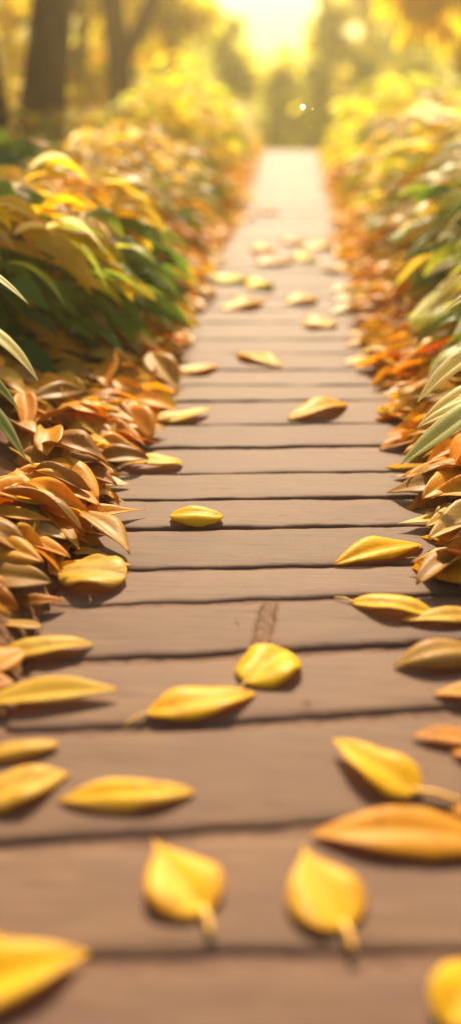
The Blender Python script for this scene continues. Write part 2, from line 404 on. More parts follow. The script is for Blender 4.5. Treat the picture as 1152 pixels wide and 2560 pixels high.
fallen('rounded yellow leaf on the right half of the path beyond the mid planks', 'yellow', (756, 815), (842, 812), .15, 'round', arch=.014)
fallen('gold orange leaf at mid path, right one of a level pair', (.90, .54, .025), (710, 762), (794, 748), .14, 'spindle', arch=.018)
fallen('gold orange leaf at mid path, left one of a level pair', (.90, .54, .025), (556, 778), (662, 754), .15, 'lance', arch=.022)
fallen('small orange leaf at the left path edge level with the pair', 'orange', (462, 772), (524, 778), .09, 'ovate', arch=.02)
fallen('long cream leaf reaching out from the right pile', 'cream', (945, 762), (822, 788), .10, 'lance', arch=.024)
fallen('short cream leaf above the long cream leaf at right', 'cream', (912, 748), (828, 757), .10, 'lance', arch=.02)
fallen('pale gold leaf at the right path edge above two cream leaves', 'cream', (905, 720), (828, 732), .11, 'lance', arch=.02)
fallen('vivid yellow leaf on the right half of the far path', 'yellow', (874, 682), (796, 676), .16, 'ovate', arch=.026)
fallen('pale yellow leaf behind the vivid yellow one by the right edge', 'cream', (888, 668), (838, 664), .13, 'lance', arch=.02)
far = [((640, 665), (734, 652), 'gold', 'golden leaf, nearest of the far central cluster'),
       ((738, 655), (788, 648), 'sunny', 'small yellow leaf right of the nearest golden leaf in the far cluster'),
       ((764, 628), (826, 608), 'yellow', 'yellow leaf at the right end of the far central cluster'),
       ((704, 612), (762, 606), 'gold', 'faint gold leaf at the top of the far central cluster'),
       ((620, 630), (692, 627), 'yellow', 'pale golden leaf at the left end of the far central cluster'),
       ((618, 724), (680, 712), 'sunny', 'faded yellow leaf behind the left gold leaf of the level pair'),
       ((532, 710), (620, 698), 'sunny', 'long yellow leaf near the left edge of the far path'),
       ((452, 698), (518, 688), 'yellow', 'yellow leaf against the left litter of the far path'),
       ((588, 555), (632, 540), 'gold', 'small gold leaf far down the path, left of a pair'),
       ((645, 534), (698, 532), 'gold', 'small pale gold leaf far down the path, right of a pair'),
       ((826, 555), (880, 548), 'gold', 'far gold leaf at the right path edge'),
       ((832, 502), (895, 492), 'tan', 'farthest pale leaf at the right path edge'),
       ((836, 640), (905, 626), 'ochre', 'ochre leaf at the right path edge beside the far cluster'),
       ((490, 650), (548, 634), 'gold', 'gold leaf at the left path edge beside the far cluster')]
for b, t, c, lab in far: fallen(lab, c, b, t, .18, 'lance', arch=.026, ns=10, na=6)
# leaves that stand out on the two banks
D = dict(mat=M_DRY)
fallen('curled gold leaf with pale highlights on the left bank edge near mid path', 'gold', (345, 900), (462, 888), .09, 'lance', z=.01, arch=0.018, fold=.3, **D)
fallen('small cream orange rolled leaf beside the left bank', 'cream', (372, 985), (420, 972), .05, 'round', z=.01, arch=0.010, **D)
fallen('tan pleated leaf with strong side ribs on the left pile', (.66, .46, .20), (-40, 1290), (168, 1352), .085, 'lance', z=.055, arch=0.014, fold=.1, puff=.10, wave=.12, **D)
fallen('dull orange broad leaf rising to the right on the left pile', 'orange', (-20, 1232), (225, 1188), .08, 'lance', z=.06, arch=0.009, fold=.2, up=Vector((0, -.4, .8)), **D)
fallen('long gold leaf with a thin outstretched tip above the blunt yellow leaf', 'gold', (165, 1310), (365, 1278), .06, 'drop', z=.012, arch=0.009, fold=.5, **D)
fallen('smaller orange leaf with split tip below the long outstretched one', 'orange', (120, 1330), (262, 1342), .055, 'drop', z=.008, arch=0.008, fold=.4, **D)
fallen('tan double leaf folded lengthwise on the upper left pile', 'tan', (110, 1108), (288, 1190), .075, 'lance', z=.045, arch=0.013, fold=.4, **D)
fallen('light tan leaf with an orange shadow on the left pile below the shrub', 'tan', (165, 1000), (338, 1058), .085, 'lance', z=.06, arch=0.015, **D)
fallen('big dull ochre leaf behind the pleated one on the left pile', 'ochre', (20, 1290), (185, 1240), .10, 'ovate', z=.05, arch=0.022, fold=.3, up=Vector((0, -.6, .8)), **D)
fallen('gold brown leaf with a rolled lit edge below the pleated leaf', 'gold', (-80, 1330), (178, 1398), .08, 'lance', z=.045, arch=0.018, fold=.45, **D)
fallen('golden brown leaf with a pale edge at the left frame edge', 'gold', (-90, 1370), (112, 1425), .10, 'lance', z=.05, arch=0.018, fold=.3, curl=-.5, up=Vector((.1, -.3, .9)), **D)
fallen('broad smooth brown leaf at the left frame edge beside the round veined leaf', 'brown', (-90, 1450), (132, 1470), .09, 'lance', z=.035, arch=0.008, fold=.2, up=Vector((.1, -.3, .9)), **D)
fallen('russet leaf corner at the left frame edge under the smooth brown leaf', 'rust', (-120, 1520), (50, 1548), .09, 'lance', z=.02, arch=0.015, up=Vector((.1, -.6, .8)), **D)
fallen('thin rust leaf with a curled end lying on the plank below the veined leaf', 'rust', (40, 1520), (168, 1512), .04, 'lance', z=.006, arch=0.010, fold=.5, **D)
fallen('flat tan sliver leaf on the plank at the left edge', 'tan', (-30, 1560), (106, 1572), .03, 'round', z=.004, arch=0.004, **D)
fallen('dark amber leaf under the tan creased leaf at the left edge', 'orange', (-60, 1690), (70, 1625), .08, 'lance', z=.006, arch=0.010, **D)
fallen('rust leaf scrap between the two ochre leaves at the left edge', 'rust', (-60, 1720), (40, 1712), .05, 'lance', z=.004, arch=0.007, **D)
fallen('ochre green leaf at the right pile just above the glossy yellow leaf', 'ochre', (1230, 1258), (1062, 1322), .09, 'ovate', z=.035, arch=0.015, fold=.3, **D)
fallen('long ochre leaf tail pointing left at the right pile', 'ochre', (1120, 1300), (992, 1314), .045, 'drop', z=.012, arch=0.007, **D)
fallen('smooth tan yellow leaf cupped towards the left at the right frame edge', (.7, .5, .18), (1260, 1270), (1068, 1352), .085, 'lance', z=.045, arch=0.018, fold=.4, up=Vector((-.1, -.3, .9)), **D)
fallen('golden leaf with pale lower rim at the right edge level with the glossy leaf', 'gold', (1280, 1365), (1066, 1428), .08, 'lance', z=.02, arch=0.015, fold=.45, **D)
fallen('broad golden brown leaf with a curled lip on the right pile', 'gold', (1240, 1170), (1052, 1252), .11, 'lance', z=.05, arch=0.025, fold=.3, up=Vector((-.1, -.3, .9)), **D)
fallen('folded golden pod-like leaf on the right pile', 'gold', (1160, 1145), (1012, 1200), .06, 'lance', z=.04, arch=0.010, fold=.5, curl=-.5, **D)
fallen('small dark brown leaf point at the right path edge', 'brown', (1100, 1195), (980, 1196), .06, 'ovate', z=.004, arch=0.007, **D)

# ------------------------------------------------------------------ leaf litter on both banks
def litter_leaf(mb, x, y, z, toward, L, w, col, ns, na, tilt, rng=R):
    col = (col[0] * .98, col[1] * .90, col[2] * .6)
    d = Vector((math.cos(toward), math.sin(toward), 0))
    p0 = Vector((x, y, z)) - d * L * .5; p2 = Vector((x, y, z)) + d * L * .5
    p0.z += tilt * L; p2.z -= tilt * L * .6
    sd = d.cross(Vector((0, 0, 1)))
    p1 = (p0 + p2) / 2 + Vector((0, 0, rng.uniform(.05, .4) * L)) * .6 + sd * rng.uniform(-.12, .12) * L
    up = (Vector((0, 0, 1)) + sd * rng.uniform(-.7, .7) + d * .2).normalized()
    leaf(mb, p0, p1, p2, up, w, rng.choice(['lance', 'lance', 'ovate', 'spindle', 'drop']), jit(col, .15, rng), fold=rng.uniform(.1, .5),
         puff=.05, curl=rng.uniform(-.4, .35), wave=.2, ns=ns, na=na, twist=rng.uniform(-1, 1), rng=rng)
def litter_spot(side, y, rng, smax):
    sp_ = .05 * noise.noise(Vector((y * 3.1, side * 5, 0))) + .03 * noise.noise(Vector((y * 9, side * 5, 3)))
    s = sp_ + (rng.uniform(-.05, smax) if rng.random() > .3 else rng.uniform(-.06, .14))
    x = XL - s if side < 0 else XR + s
    a = rng.gauss(0, .55)
    toward = (a if side < 0 else PI - a) - (.25 if side < 0 else -.25)
    return s, x, toward
PAL = [('brown', 'brown', 17), ('rust', 'rust red', 8), ('tan', 'tan', 22), ('orange', 'dull orange', 20), ('gold', 'golden', 26), ('ochre', 'ochre', 20)]
def pick(rng, pal):
    r = rng.uniform(0, sum(p[-1] for p in pal))
    for p in pal:
        r -= p[-1]
        if r <= 0: return p
    return pal[-1]
RL = random.Random(21)
N_IND = 215
ys_ind = []
for k in range(N_IND):
    side = -1 if k % 5 < 3 else 1
    lo, hi = (1.75, 4.6)
    y = lo + (hi - lo) * (RL.random() ** 1.15)
    s, x, tw = litter_spot(side, y, RL, .62 if side < 0 else .42)
    key, word, _ = pick(RL, PAL)
    mb = MB(); L = RL.uniform(.12, .23)
    z = zg(x, y) + RL.uniform(.03, .075) if s > .03 else .022 + RL.uniform(0, .01)
    litter_leaf(mb, x, y, z, tw, L, L * RL.uniform(.32, .52), C[key], 12, 6, RL.uniform(0, .25), RL)
    lo_z = min(v.z for v in mb.v)
    floor_ = .006 if s < .03 else zg(x, y) + .004
    if lo_z < floor_: mb.v = [v + Vector((0, 0, floor_ - lo_z)) for v in mb.v]
    o = mb.build('fallen_leaf', M_DRY, at=Vector((x, y, z)))
    so = o.modifiers.new('thickness', 'SOLIDIFY'); so.thickness = .0010; so.offset = -1
    sd = 'left' if side < 0 else 'right'
    zone = 'nearer the camera' if y < 2.9 else 'further along'
    tag(o, f'{word} dry leaf heaped on the {sd} bank, {zone}', 'leaf', f'{word} leaves on the {sd} bank {zone}')
mb = MB(); RS = random.Random(5)
for side in (-1, 1):
    for k in range(2600):                    # under layer and the far banks
        y = .6 + 13.2 * RS.random() ** 1.25
        s, x, tw = litter_spot(side, y, RS, .95)
        if y < 1.75 and s < .12: continue
        key = pick(RS, PAL)[0]
        if y > 5 and RS.random() < .6: key = RS.choice(['gold', 'orange', 'tan', 'ochre'])
        L = RS.uniform(.10, .19); deep = RS.random()
        z = zg(x, y) + (.012 + .04 * deep if s > .03 else .02)
        if s <= .0 and RS.random() < .5: continue
        litter_leaf(mb, x, y, z, tw, L, L * RS.uniform(.32, .5), C[key], 6, 4, RS.uniform(0, .25), RS)
for k in range(620):                         # leaves spilled over the plank ends
    side = RS.choice((-1, 1)); y = 2.6 + 9.5 * RS.random() ** 1.2; s = -abs(RS.gauss(0, .05)) + .03
    x = XL - s if side < 0 else XR + s; a = RS.gauss(0, .6); L = RS.uniform(.10, .17)
    litter_leaf(mb, x, y, .016 + .02 * RS.random(), a if side < 0 else PI - a, L, L * RS.uniform(.34, .5), C[RS.choice(['gold', 'yellow', 'ochre', 'gold', 'orange', 'tan'])], 6, 4, RS.uniform(-.02, .1), RS)
for k in range(2400):                        # thin cover further out under the shrubs
    x = RS.uniform(-5, 5); y = RS.uniform(-.5, 14)
    if XL - .9 < x < XR + .9: continue
    litter_leaf(mb, x, y, zg(x, y) + .015, RS.uniform(0, 6.3), .14, .06, C[pick(RS, PAL)[0]], 3, 2, 0, RS)
tag(mb.build('leaf_litter', M_DRY), 'deep brown and orange leaf litter banked along both sides of the path', 'leaf litter', kind='stuff')

def twig(label, a, b, r, z=.004, mat=None):
    p, q = G(*a), G(*b); mb = MB(); rng = random.Random(int(a[0])); pts = []
    for i in range(7):
        t = i / 6; v = p.lerp(q, t); v.z = z + .003 * math.sin(PI * t); v += Vector((rng.uniform(-1, 1), rng.uniform(-1, 1), 0)) * .0015; pts.append(v)
    mb.tube(pts, [r * (1 - .6 * i / 6) for i in range(7)], 6)
    tag(mb.build('twig', mat or M_TWIG, at=p), label, 'twig')
twig('thin pale fibre on the plank behind the glossy yellow leaf', (1012, 1398), (1074, 1406), .0011, mat=M_STEM)
twig('short dark twig lying on the plank at the upper left of centre', (590, 1552), (598, 1568), .0009)
twig('fine straw standing out of the joint below the round veined leaf', (226, 1492), (225, 1512), .0009, mat=M_STEM)
twig('thin straw across the near right planks', (640, 1590), (700, 1604), .0008, mat=M_STEM)

# ------------------------------------------------------------------ shrubs
def shrub(label, x, y, rx, ry, h, n, L, palette, bias=(0, -.3), name='garden_shrub', group='leafy shrubs bordering the path', seed=1, extra=(), ns=6, na=4, wr=.25, droop=.5, inner=.3):
    rng = random.Random(seed); z0 = zg(x, y) - .01
    root = empty(name, (x, y, z0)); org = Vector((x, y, z0)); fo = MB(); st = MB()
    for k in range(n):
        th = rng.uniform(0, 2 * PI); ct = rng.random() ** .8; phi = math.acos(min(1, ct * 1.0)); 
        inn = rng.random() < inner
        rr = rng.uniform(.45, .75) if inn else rng.uniform(.82, 1.06)
        rr *= 1 + .16 * noise.noise(Vector((math.cos(th) * 1.7 + seed, math.sin(th) * 1.7, phi * 1.5)))
        nv = Vector((math.sin(phi) * math.cos(th), math.sin(phi) * math.sin(th), math.cos(phi)))
        b = org + Vector((nv.x * rx * rr, nv.y * ry * rr, nv.z * h * rr * .93 + .05))
        d = Vector((nv.x + bias[0] + rng.gauss(0, .3), nv.y + bias[1] + rng.gauss(0, .3), 0)).normalized()
        l = L * rng.uniform(.7, 1.25); el = rng.uniform(.0, .75) * nv.z + .12
        dr = droop * rng.uniform(.4, 1.25)
        p1 = b + d * l * .5 + Vector((0, 0, el * l * .7)); p2 = b + d * l * .92 + Vector((0, 0, el * l * .5 - dr * l))
        hf = nv.z * rr
        pal = palette[0] if (hf + rng.gauss(0, .17)) > palette[2] else palette[1]
        key = rng.choice(pal)
        sdv = d.cross(Vector((0, 0, 1)))
        leaf(fo, b, p1, p2, (Vector((0, 0, 1)) + sdv * rng.uniform(-.8, .8)).normalized(), l * wr * rng.uniform(.8, 1.2), rng.choice(['lance', 'lance', 'spindle']),
             jit(C[key], .16, rng), fold=rng.uniform(.1, .5), puff=.1, curl=-.15, wave=.08, ns=ns, na=na, twist=rng.uniform(-.5, .5), rng=rng)
    def entry(pp):                      # where the line of sight meets the mound
        r_ = ray(*pp); s = Vector((1 / (rx * 1.12), 1 / (ry * 1.12), 1 / (h * 1.1)))
        o_ = (CAMP - org) * s; q = r_ * s; A = q.dot(q); B = o_.dot(q); Cc = o_.dot(o_) - 1; D = B * B - A * Cc
        return (-B - math.sqrt(D)) / A if D > 0 else -B / A
    for (x0, y0, x1, y1, d, wpx, key, bow) in extra:
        a = P(x0, y0, d + .04); e = P(x1, y1, d - .04); mpt = P((x0 + x1) / 2, (y0 + y1) / 2 - bow, d)
        mpt = mpt * 2 - (a + e) / 2
        dd = [entry(((x0 + x1) / 2, (y0 + y1) / 2)), entry((x1, y1))]
        dm = dd[0]; dt = min(dd[1], dm + .05); da = dm + .06
        a = P(x0, y0, da); e = P(x1, y1, dt); mpt = P((x0 + x1) / 2, (y0 + y1) / 2 - bow, dm - .03); mpt = mpt * 2 - (a + e) / 2; d = dm
        tgt = (e - a).normalized(); vw = (CAMP - mpt).normalized()
        up = (vw * .45 + Vector((0, 0, .85))).normalized()
        leaf(fo, a, mpt, e, up, wpx * d / FPX * .95, 'lance', jit(C[key], .05, rng), fold=.3, puff=.15, curl=-.2, wave=.05, ns=14, na=6, twist=.25, rng=rng)
    for k in range(int(14 + n / 30)):
        th = rng.uniform(0, 2 * PI); r = rng.uniform(.2, .9)
        tip = org + Vector((math.cos(th) * rx * r, math.sin(th) * ry * r, h * .85 * math.sqrt(max(.05, 1 - r * r))))
        b0 = org + Vector((math.cos(th) * rx * .12, math.sin(th) * ry * .12, 0))
        mid = (b0 + tip) / 2 + Vector((0, 0, h * .12))
        st.tube([b0, b0.lerp(mid, .5), mid, mid.lerp(tip, .6), tip], [.007, .006, .005, .004, .003], 6)
    fo.build('foliage', M_SHR, root, at=org); st.build('stems', M_TWIG, root, at=org)
    tag(root, label, 'shrub')
    return root
GRN = ['green', 'dkgreen', 'mid', 'green']
YTOP = ['yellow', 'lime', 'ochre', 'gold', 'cream', 'mid', 'yellow']
exL = [(285, 432, 458, 545, 4.4, 38, 'cream', 26), (330, 528, 408, 582, 4.1, 34, 'cream', 12), (332, 582, 396, 642, 4.0, 34, 'cream', 8),
       (240, 702, 380, 782, 3.6, 46, 'pale', 22), (190, 612, 322, 668, 3.8, 56, 'gold', 18), (-20, 602, 140, 660, 3.8, 54, 'gold', 8), (60, 590, 106, 625, 3.85, 24, 'gold', 0),
       (120, 585, 285, 620, 3.9, 52, 'tan', 26), (255, 520, 375, 590, 4.05, 46, 'yellow', 20), (-20, 530, 125, 565, 4.0, 40, 'ochre', 12),
       (200, 455, 345, 480, 4.4, 80, 'bright', 20), (60, 465, 185, 488, 4.3, 36, 'yellow', 6), (95, 512, 182, 552, 4.2, 38, 'cream', 12),
       (150, 430, 245, 445, 4.5, 30, 'yellow', 12), (70, 345, 165, 418, 4.5, 26, 'tan', 10), (210, 440, 285, 500, 4.25, 32, 'pale', 10),
       (220, 770, 285, 838, 3.5, 28, 'tan', 6), (150, 790, 250, 865, 3.45, 30, 'mid', 8), (180, 500, 252, 520, 4.2, 30, 'tan', 10), (0, 470, 95, 480, 4.3, 40, 'lime', 10),
       (310, 490, 410, 530, 4.25, 44, 'yellow', 14)]
shrub('dark green mound topped with yellow and cream leaves, nearest in the left bed', -1.16, 3.80, .55, .82, .50, 680, .25, (YTOP, GRN, .56), bias=(1.4, -.45), seed=11, extra=exL, ns=8)
shrub('darker blue green shrub behind the yellow topped mound at the left edge', -2.1, 5.9, .75, .7, .62, 380, .22, (['teal', 'green', 'mid', 'tan'], ['dkgreen', 'teal'], .5), bias=(.8, -.4), seed=12)
shrub('blurred tan and orange shrub beside the left path edge beyond the green mound', -1.12, 6.1, .58, .75, .56, 420, .19, (['ochre', 'tan', 'yellow', 'cream'], ['mid', 'ochre', 'orange', 'green'], .5), bias=(1.1, -.4), seed=13)
shrub('golden blurred shrub in the middle of the left bed', -1.05, 7.8, .52, .85, .66, 460, .20, (['bright', 'yellow', 'ochre', 'lime'], ['ochre', 'mid', 'orange'], .45), bias=(1.1, -.3), seed=14)
shrub('bright yellow far shrub on the left where the path ends', -1.25, 10.1, .62, 1.0, .92, 520, .21, (['citron', 'bright', 'yellow', 'citron'], ['ochre', 'lime', 'citron'], .35), bias=(.9, -.3), seed=15)
shrub('pale cream tipped small shrub closing the left side of the path end', -.86, 11.9, .34, .7, .52, 260, .17, (['cream', 'bright', 'cream'], ['ochre', 'lime'], .3), bias=(.9, -.3), seed=16)
shrub('wide ochre and tan shrub under the dark tree trunks at left', -2.3, 8.0, .85, .8, .60, 420, .2, (['ochre', 'tan', 'lime', 'yellow'], ['mid', 'green'], .5), bias=(.8, -.4), seed=17)
shrub('yellow green shrub behind the trunks at far left', -2.9, 10.6, .95, .9, .78, 460, .21, (['ochre', 'yellow', 'lime', 'tan'], ['mid', 'ochre'], .4), seed=18)
shrub('pale yellow green shrub of long slender leaves closest at the right frame edge', 1.03, 3.3, .40, .62, .42, 420, .24, (['pale', 'lime', 'yellow', 'cream', 'mid'], ['mid', 'lime', 'pale', 'green'], .35), bias=(-1.3, -.4), seed=28, ns=8)
exR = [(1150, 395, 1120, 385, 4.6, 30, 'cream', 4), (1175, 440, 1064, 485, 4.4, 28, 'cream', 6), (1160, 500, 1070, 545, 4.3, 34, 'yellow', 10),
       (1125, 552, 983, 626, 4.0, 34, 'yellow', 20), (1118, 652, 1040, 710, 3.7, 30, 'pale', 10), (1080, 590, 1020, 640, 4.1, 30, 'ochre', 8)]
shrub('mixed green and yellow shrub nearest in the right bed, cut by the frame edge', 1.10, 4.35, .50, .75, .58, 600, .24, (['yellow', 'cream', 'pale', 'lime', 'mid'], ['mid', 'lime', 'ochre', 'green'], .45), bias=(-1.3, -.4), seed=21, extra=exR, ns=8)
shrub('lime and cream tipped shrub second in the right bed', 1.06, 5.9, .52, .78, .64, 480, .23, (['lime', 'cream', 'yellow', 'pale'], ['mid', 'lime', 'ochre', 'gold'], .4), bias=(-1.3, -.3), seed=22)
shrub('yellow ochre shrub third in the right bed', 1.04, 7.5, .5, .75, .66, 440, .22, (['ochre', 'cream', 'yellow', 'lime'], ['ochre', 'lime', 'mid'], .4), bias=(-1.3, -.3), seed=23)
shrub('rounded brilliant yellow shrub at the right of the path end', .98, 9.6, .60, .8, .80, 620, .17, (['citron', 'bright', 'citron'], ['bright', 'citron', 'lime'], .3), bias=(-.6, -.3), seed=24)
shrub('second brilliant yellow shrub behind and right of the rounded one', 1.95, 9.9, .6, .8, .84, 480, .18, (['citron', 'bright', 'citron'], ['yellow', 'citron', 'lime'], .35), bias=(-.6, -.3), seed=25)
shrub('olive shrub at the right frame edge under the golden tree', 2.2, 7.4, .7, .8, .72, 380, .19, (['ochre', 'mid', 'tan'], ['mid', 'green'], .45), bias=(-1.0, -.3), seed=26)
shrub('small lime shrub tucked beside the far right edge of the path', .70, 12.1, .26, .6, .42, 220, .15, (['bright', 'lime'], ['mid', 'lime'], .35), seed=27)

# broad leaved plants at the frame edges, in focus
def edge_plant(label, base, leaves, more, seed):
    rng = random.Random(seed); z0 = zg(base[0], base[1]); org = Vector((base[0], base[1], z0)); root = empty('broad_leaf_plant', org)
    fo = MB(); st = MB()
    for (x0, y0, x1, y1, d, wpx, key, edge, bow) in leaves:
        a = P(x0, y0, d + .05); e = P(x1, y1, d - .03); m_ = P((x0 + x1) / 2, (y0 + y1) / 2 - bow, d); m_ = m_ * 2 - (a + e) / 2
        vw = (CAMP - m_).normalized(); up = (vw * .22 + Vector((0, 0, .95)) + RGT * (.25 if base[0] < 0 else -.25)).normalized()
        leaf(fo, a, m_, e, up, wpx * d / FPX * 1.2, 'lance', C[key] if isinstance(key, str) else key, fold=.35, puff=.12, curl=-.15, wave=.04, ns=20, na=8, twist=.2, edge=edge, rng=rng)
        root_pt = org + Vector((rng.uniform(-.03, .03), rng.uniform(-.03, .03), 0))
        mid = root_pt.lerp(a, .55) + Vector((0, 0, .05))
        st.tube([root_pt, root_pt.lerp(mid, .5), mid, mid.lerp(a, .5) + Vector((0, 0, .008)), a], [.004, .0038, .0034, .003, .0024], 7)
    for k in range(more):
        th = rng.uniform(0, 2 * PI); el = rng.uniform(.3, 1.1); h = rng.uniform(.08, .34)
        d = Vector((math.cos(th), math.sin(th), 0)); away = -1 if base[0] < 0 else 1
        d.x = abs(d.x) * away * .8; d.normalize()
        b = org + Vector((0, 0, h)) + d * .03; l = rng.uniform(.14, .22)
        leaf(fo, b, b + d * l * .5 + Vector((0, 0, el * l * .5)), b + d * l * .95 - Vector((0, 0, .1 * l)), Vector((0, 0, 1)), l * .3, 'lance', jit(C[rng.choice(['mid', 'green', 'pale'])], .1, rng),
             fold=.35, puff=.1, ns=10, na=6, rng=rng)
        st.tube([org, org.lerp(b, .5), b], [.004, .0035, .0025], 6)
    fo.build('foliage', M_SHR, root, at=org); st.build('stems', M_TWIG, root, at=org)
    tag(root, label, 'plant')
LG = (.20, .33, .07); PG = (.86, .88, .34); LIT_EDGE = (.8, .74, .5)  # cream edge tone imitates backlight, painted into the leaf colour
edge_plant('green and cream pointed leaves hanging in sharp focus at the left frame edge', (-.92, 2.15),
           [(-95, 640, 72, 760, 2.15, 26, PG, LIT_EDGE, 10), (-110, 800, 96, 952, 2.12, 48, PG, LIT_EDGE, 34), (-110, 905, 50, 1028, 2.08, 34, LG, PG, 22), (-120, 960, 68, 1153, 2.05, 44, LG, LIT_EDGE, 30)], 14, 3)
edge_plant('pale green long leaves arching into the right frame edge above the litter', (.78, 2.35),
           [(1290, 690, 1104, 784, 2.5, 30, PG, LIT_EDGE, 14), (1280, 770, 1138, 872, 2.45, 28, PG, LIT_EDGE, 10), (1300, 850, 1042, 1006, 2.4, 62, PG, LIT_EDGE, 36), (1300, 940, 1046, 1062, 2.3, 52, PG, LIT_EDGE, 24),
            (1290, 990, 1040, 1070, 2.25, 48, PG, (.8, .6, .3), 16), (1270, 960, 1000, 1162, 2.2, 66, (.50, .62, .22), (.85, .7, .28), 2)], 9, 4)

# ------------------------------------------------------------------ trees
GAPS = []                                   # openings in the crowns where the sky shows through
def crown_cards(mb, rng, c, r, n, size, cols, hang=0.0):
    for k in range(n):
        v = Vector((rng.gauss(0, 1), rng.gauss(0, 1), rng.gauss(0, 1))).normalized() * (rng.random() ** .4)
        p = c + Vector((v.x * r.x, v.y * r.y, v.z * r.z))
        if any((p.x - gx) ** 2 + (p.z - gz) ** 2 < gr * gr for gx, gz, gr in GAPS): continue
        d = Vector((rng.gauss(0, 1), rng.gauss(0, 1), rng.gauss(0, .6) - hang)).normalized()
        u = d.cross(Vector((rng.gauss(0, 1), rng.gauss(0, 1), rng.gauss(0, 1)))).normalized()
        l = size * rng.uniform(.6, 1.3); col = jit(C[rng.choice(cols)], .2, rng); b = len(mb.v)
        nrm = d.cross(u) * l * .06
        for q in (p, p + d * l * .45 + u * l * .24 + nrm, p + d * l, p + d * l * .45 - u * l * .24 + nrm):
            mb.v.append(q); mb.c.append(col); mb.uv.append((.2, .5))
        mb.f.append((b, b + 1, b + 2, b + 3))
def tree(label, x, y, r, H, lean, clumps, cols, seed, size=.27, n=260, limbs=(), hang=.3, name='autumn_tree', group='trees behind the beds'):
    rng = random.Random(seed); z0 = zg(x, y) - .05; org = Vector((x, y, z0)); root = empty(name, org)
    tr = MB(); pts = []; rad = []
    for i in range(13):
        t = i / 12; pts.append(org + Vector((lean[0] * t * H + .05 * math.sin(t * 5 + seed) * r * 3, lean[1] * t * H, t * H)))
        rad.append(r * (1 - .72 * t) * (1 + .45 * math.exp(-t * H / .25)))
    tr.tube(pts, rad, 14)
    for (h0, dx, dy, dz, lr) in limbs:
        t = h0 / H; i = min(11, int(t * 12)); s = pts[i].lerp(pts[i + 1], t * 12 - i)
        e = s + Vector((dx, dy, dz)); m_ = s.lerp(e, .5) + Vector((dx * .12, 0, -.05 * dz))
        tr.tube([s, s.lerp(m_, .5), m_, m_.lerp(e, .5), e], [lr, lr * .85, lr * .7, lr * .5, lr * .25], 10)
    tp = pts[-1]; clumps = list(clumps) + [(tp.x + rng.uniform(-.5, .5) * H * .12, tp.y + rng.uniform(-.4, .4), tp.z + dz_, H * .11, H * .09, H * .10) for dz_ in (-.16 * H, -.06 * H, .02 * H)]
    for (cx, cy, cz, rx, ry, rz) in clumps:   # thin branches into every clump
        e = Vector((cx, cy, cz)); s = pts[min(12, max(3, int((cz - z0) / H * 9)))]
        if s.z > e.z + 1: s = pts[8]
        tr.tube([s, s.lerp(e, .5) + Vector((0, 0, .15)), e], [r * .25, r * .15, r * .05], 6)
    tr.build('trunk', M_BARK, root, at=org)
    cr = MB()
    for (cx, cy, cz, rx, ry, rz) in clumps:
        c0 = Vector((cx, cy, cz)); rr = Vector((rx, ry, rz))
        for k in range(7):
            v = Vector((rng.gauss(0, 1), rng.gauss(0, 1), rng.gauss(0, 1))).normalized() * rng.uniform(.35, .8)
            crown_cards(cr, rng, c0 + Vector((v.x * rx, v.y * ry, v.z * rz)), rr * rng.uniform(.28, .5), n // 7, size, cols, hang)
    cr.build('crown', M_CRN, root, at=org, smooth=False)
    tag(root, label, 'tree', group)
GOLD = ['yellow', 'sunny', 'citron', 'sunny']; OLV = ['mid', 'lime', 'bright', 'lime']; GY = ['bright', 'sunny', 'lime']
def X(px, y): return CAMP.x + (ray(px, 170) * (y / ray(px, 170).y)).x
def clumps(px0, px1, y, z0, z1, k, rng, r=.8, thin=1.0):
    out = []
    for i in range(k):
        yy = y + rng.uniform(-1, 1) * thin; out.append((X(rng.uniform(px0, px1), yy), yy, rng.uniform(z0, z1), r * rng.uniform(.7, 1.2), r * rng.uniform(.7, 1.2) * thin, r * rng.uniform(.7, 1.2)))
    return out
RT = random.Random(77)
tree('thick dark trunk leaning right, nearest tree at the left edge', -2.20, 8.4, .205, 5.2, (.16, .02), [(-2.6, 8.6, 4.6, 1.1, 1.1, .8), (-1.5, 8.9, 5.2, .9, .9, .7), (-3.3, 8.2, 4.2, .9, .9, .7)], GOLD, 31, limbs=((1.25, .42, .1, 2.0, .10),))
tree('slim dark trunk at the very left frame edge', -2.29, 7.8, .12, 4.8, (-.09, .02), [(-3.2, 8.2, 4.4, 1.1, 1., .8), (-2.9, 7.6, 5.0, .8, .8, .7)], GOLD, 32)
tree('forked dark trunk, second from the left, behind the yellow shrubs', -2.22, 13.0, .175, 5.5, (-.03, .02), [(-2.7, 13.2, 4.6, 1.2, 1.2, .9), (-1.2, 13.4, 4.9, 1.0, 1.0, .8)] + [(-3.0, 13.3, 5.2, 1.0, .9, .8)], GOLD, 33,
     limbs=((.95, .75, .1, 1.7, .11), (1.5, -.35, .1, 1.6, .08)))
tree('thin distant trunk between two nearer dark trunks at left', -3.65, 17.5, .13, 5.5, (.02, .0), clumps(60, 330, 17.5, .6, 3.2, 13, RT, .6, .3), GOLD, 34, n=150, hang=1.2)
tree('hanging golden crown at the upper left between the trunks', X(430, 18), 18.5, .12, 5.5, (0, 0), clumps(375, 500, 18.5, 1.5, 3.6, 8, RT, .5, .3), GY, 35, n=150, hang=1.2)
tree('golden leaved tree filling the upper left background', X(20, 19.5), 19.5, .16, 6.0, (0, 0), clumps(-120, 380, 19.5, .7, 3.6, 18, RT, .7, .25), GOLD, 36, n=150, hang=1.0)
tree('golden leaved tree with drooping boughs at the upper right', 2.55, 13.5, .15, 5.0, (.02, 0), clumps(1000, 1210, 13.3, 1.35, 2.9, 11, RT, .42, .3), GOLD, 37, n=130, hang=1.0)
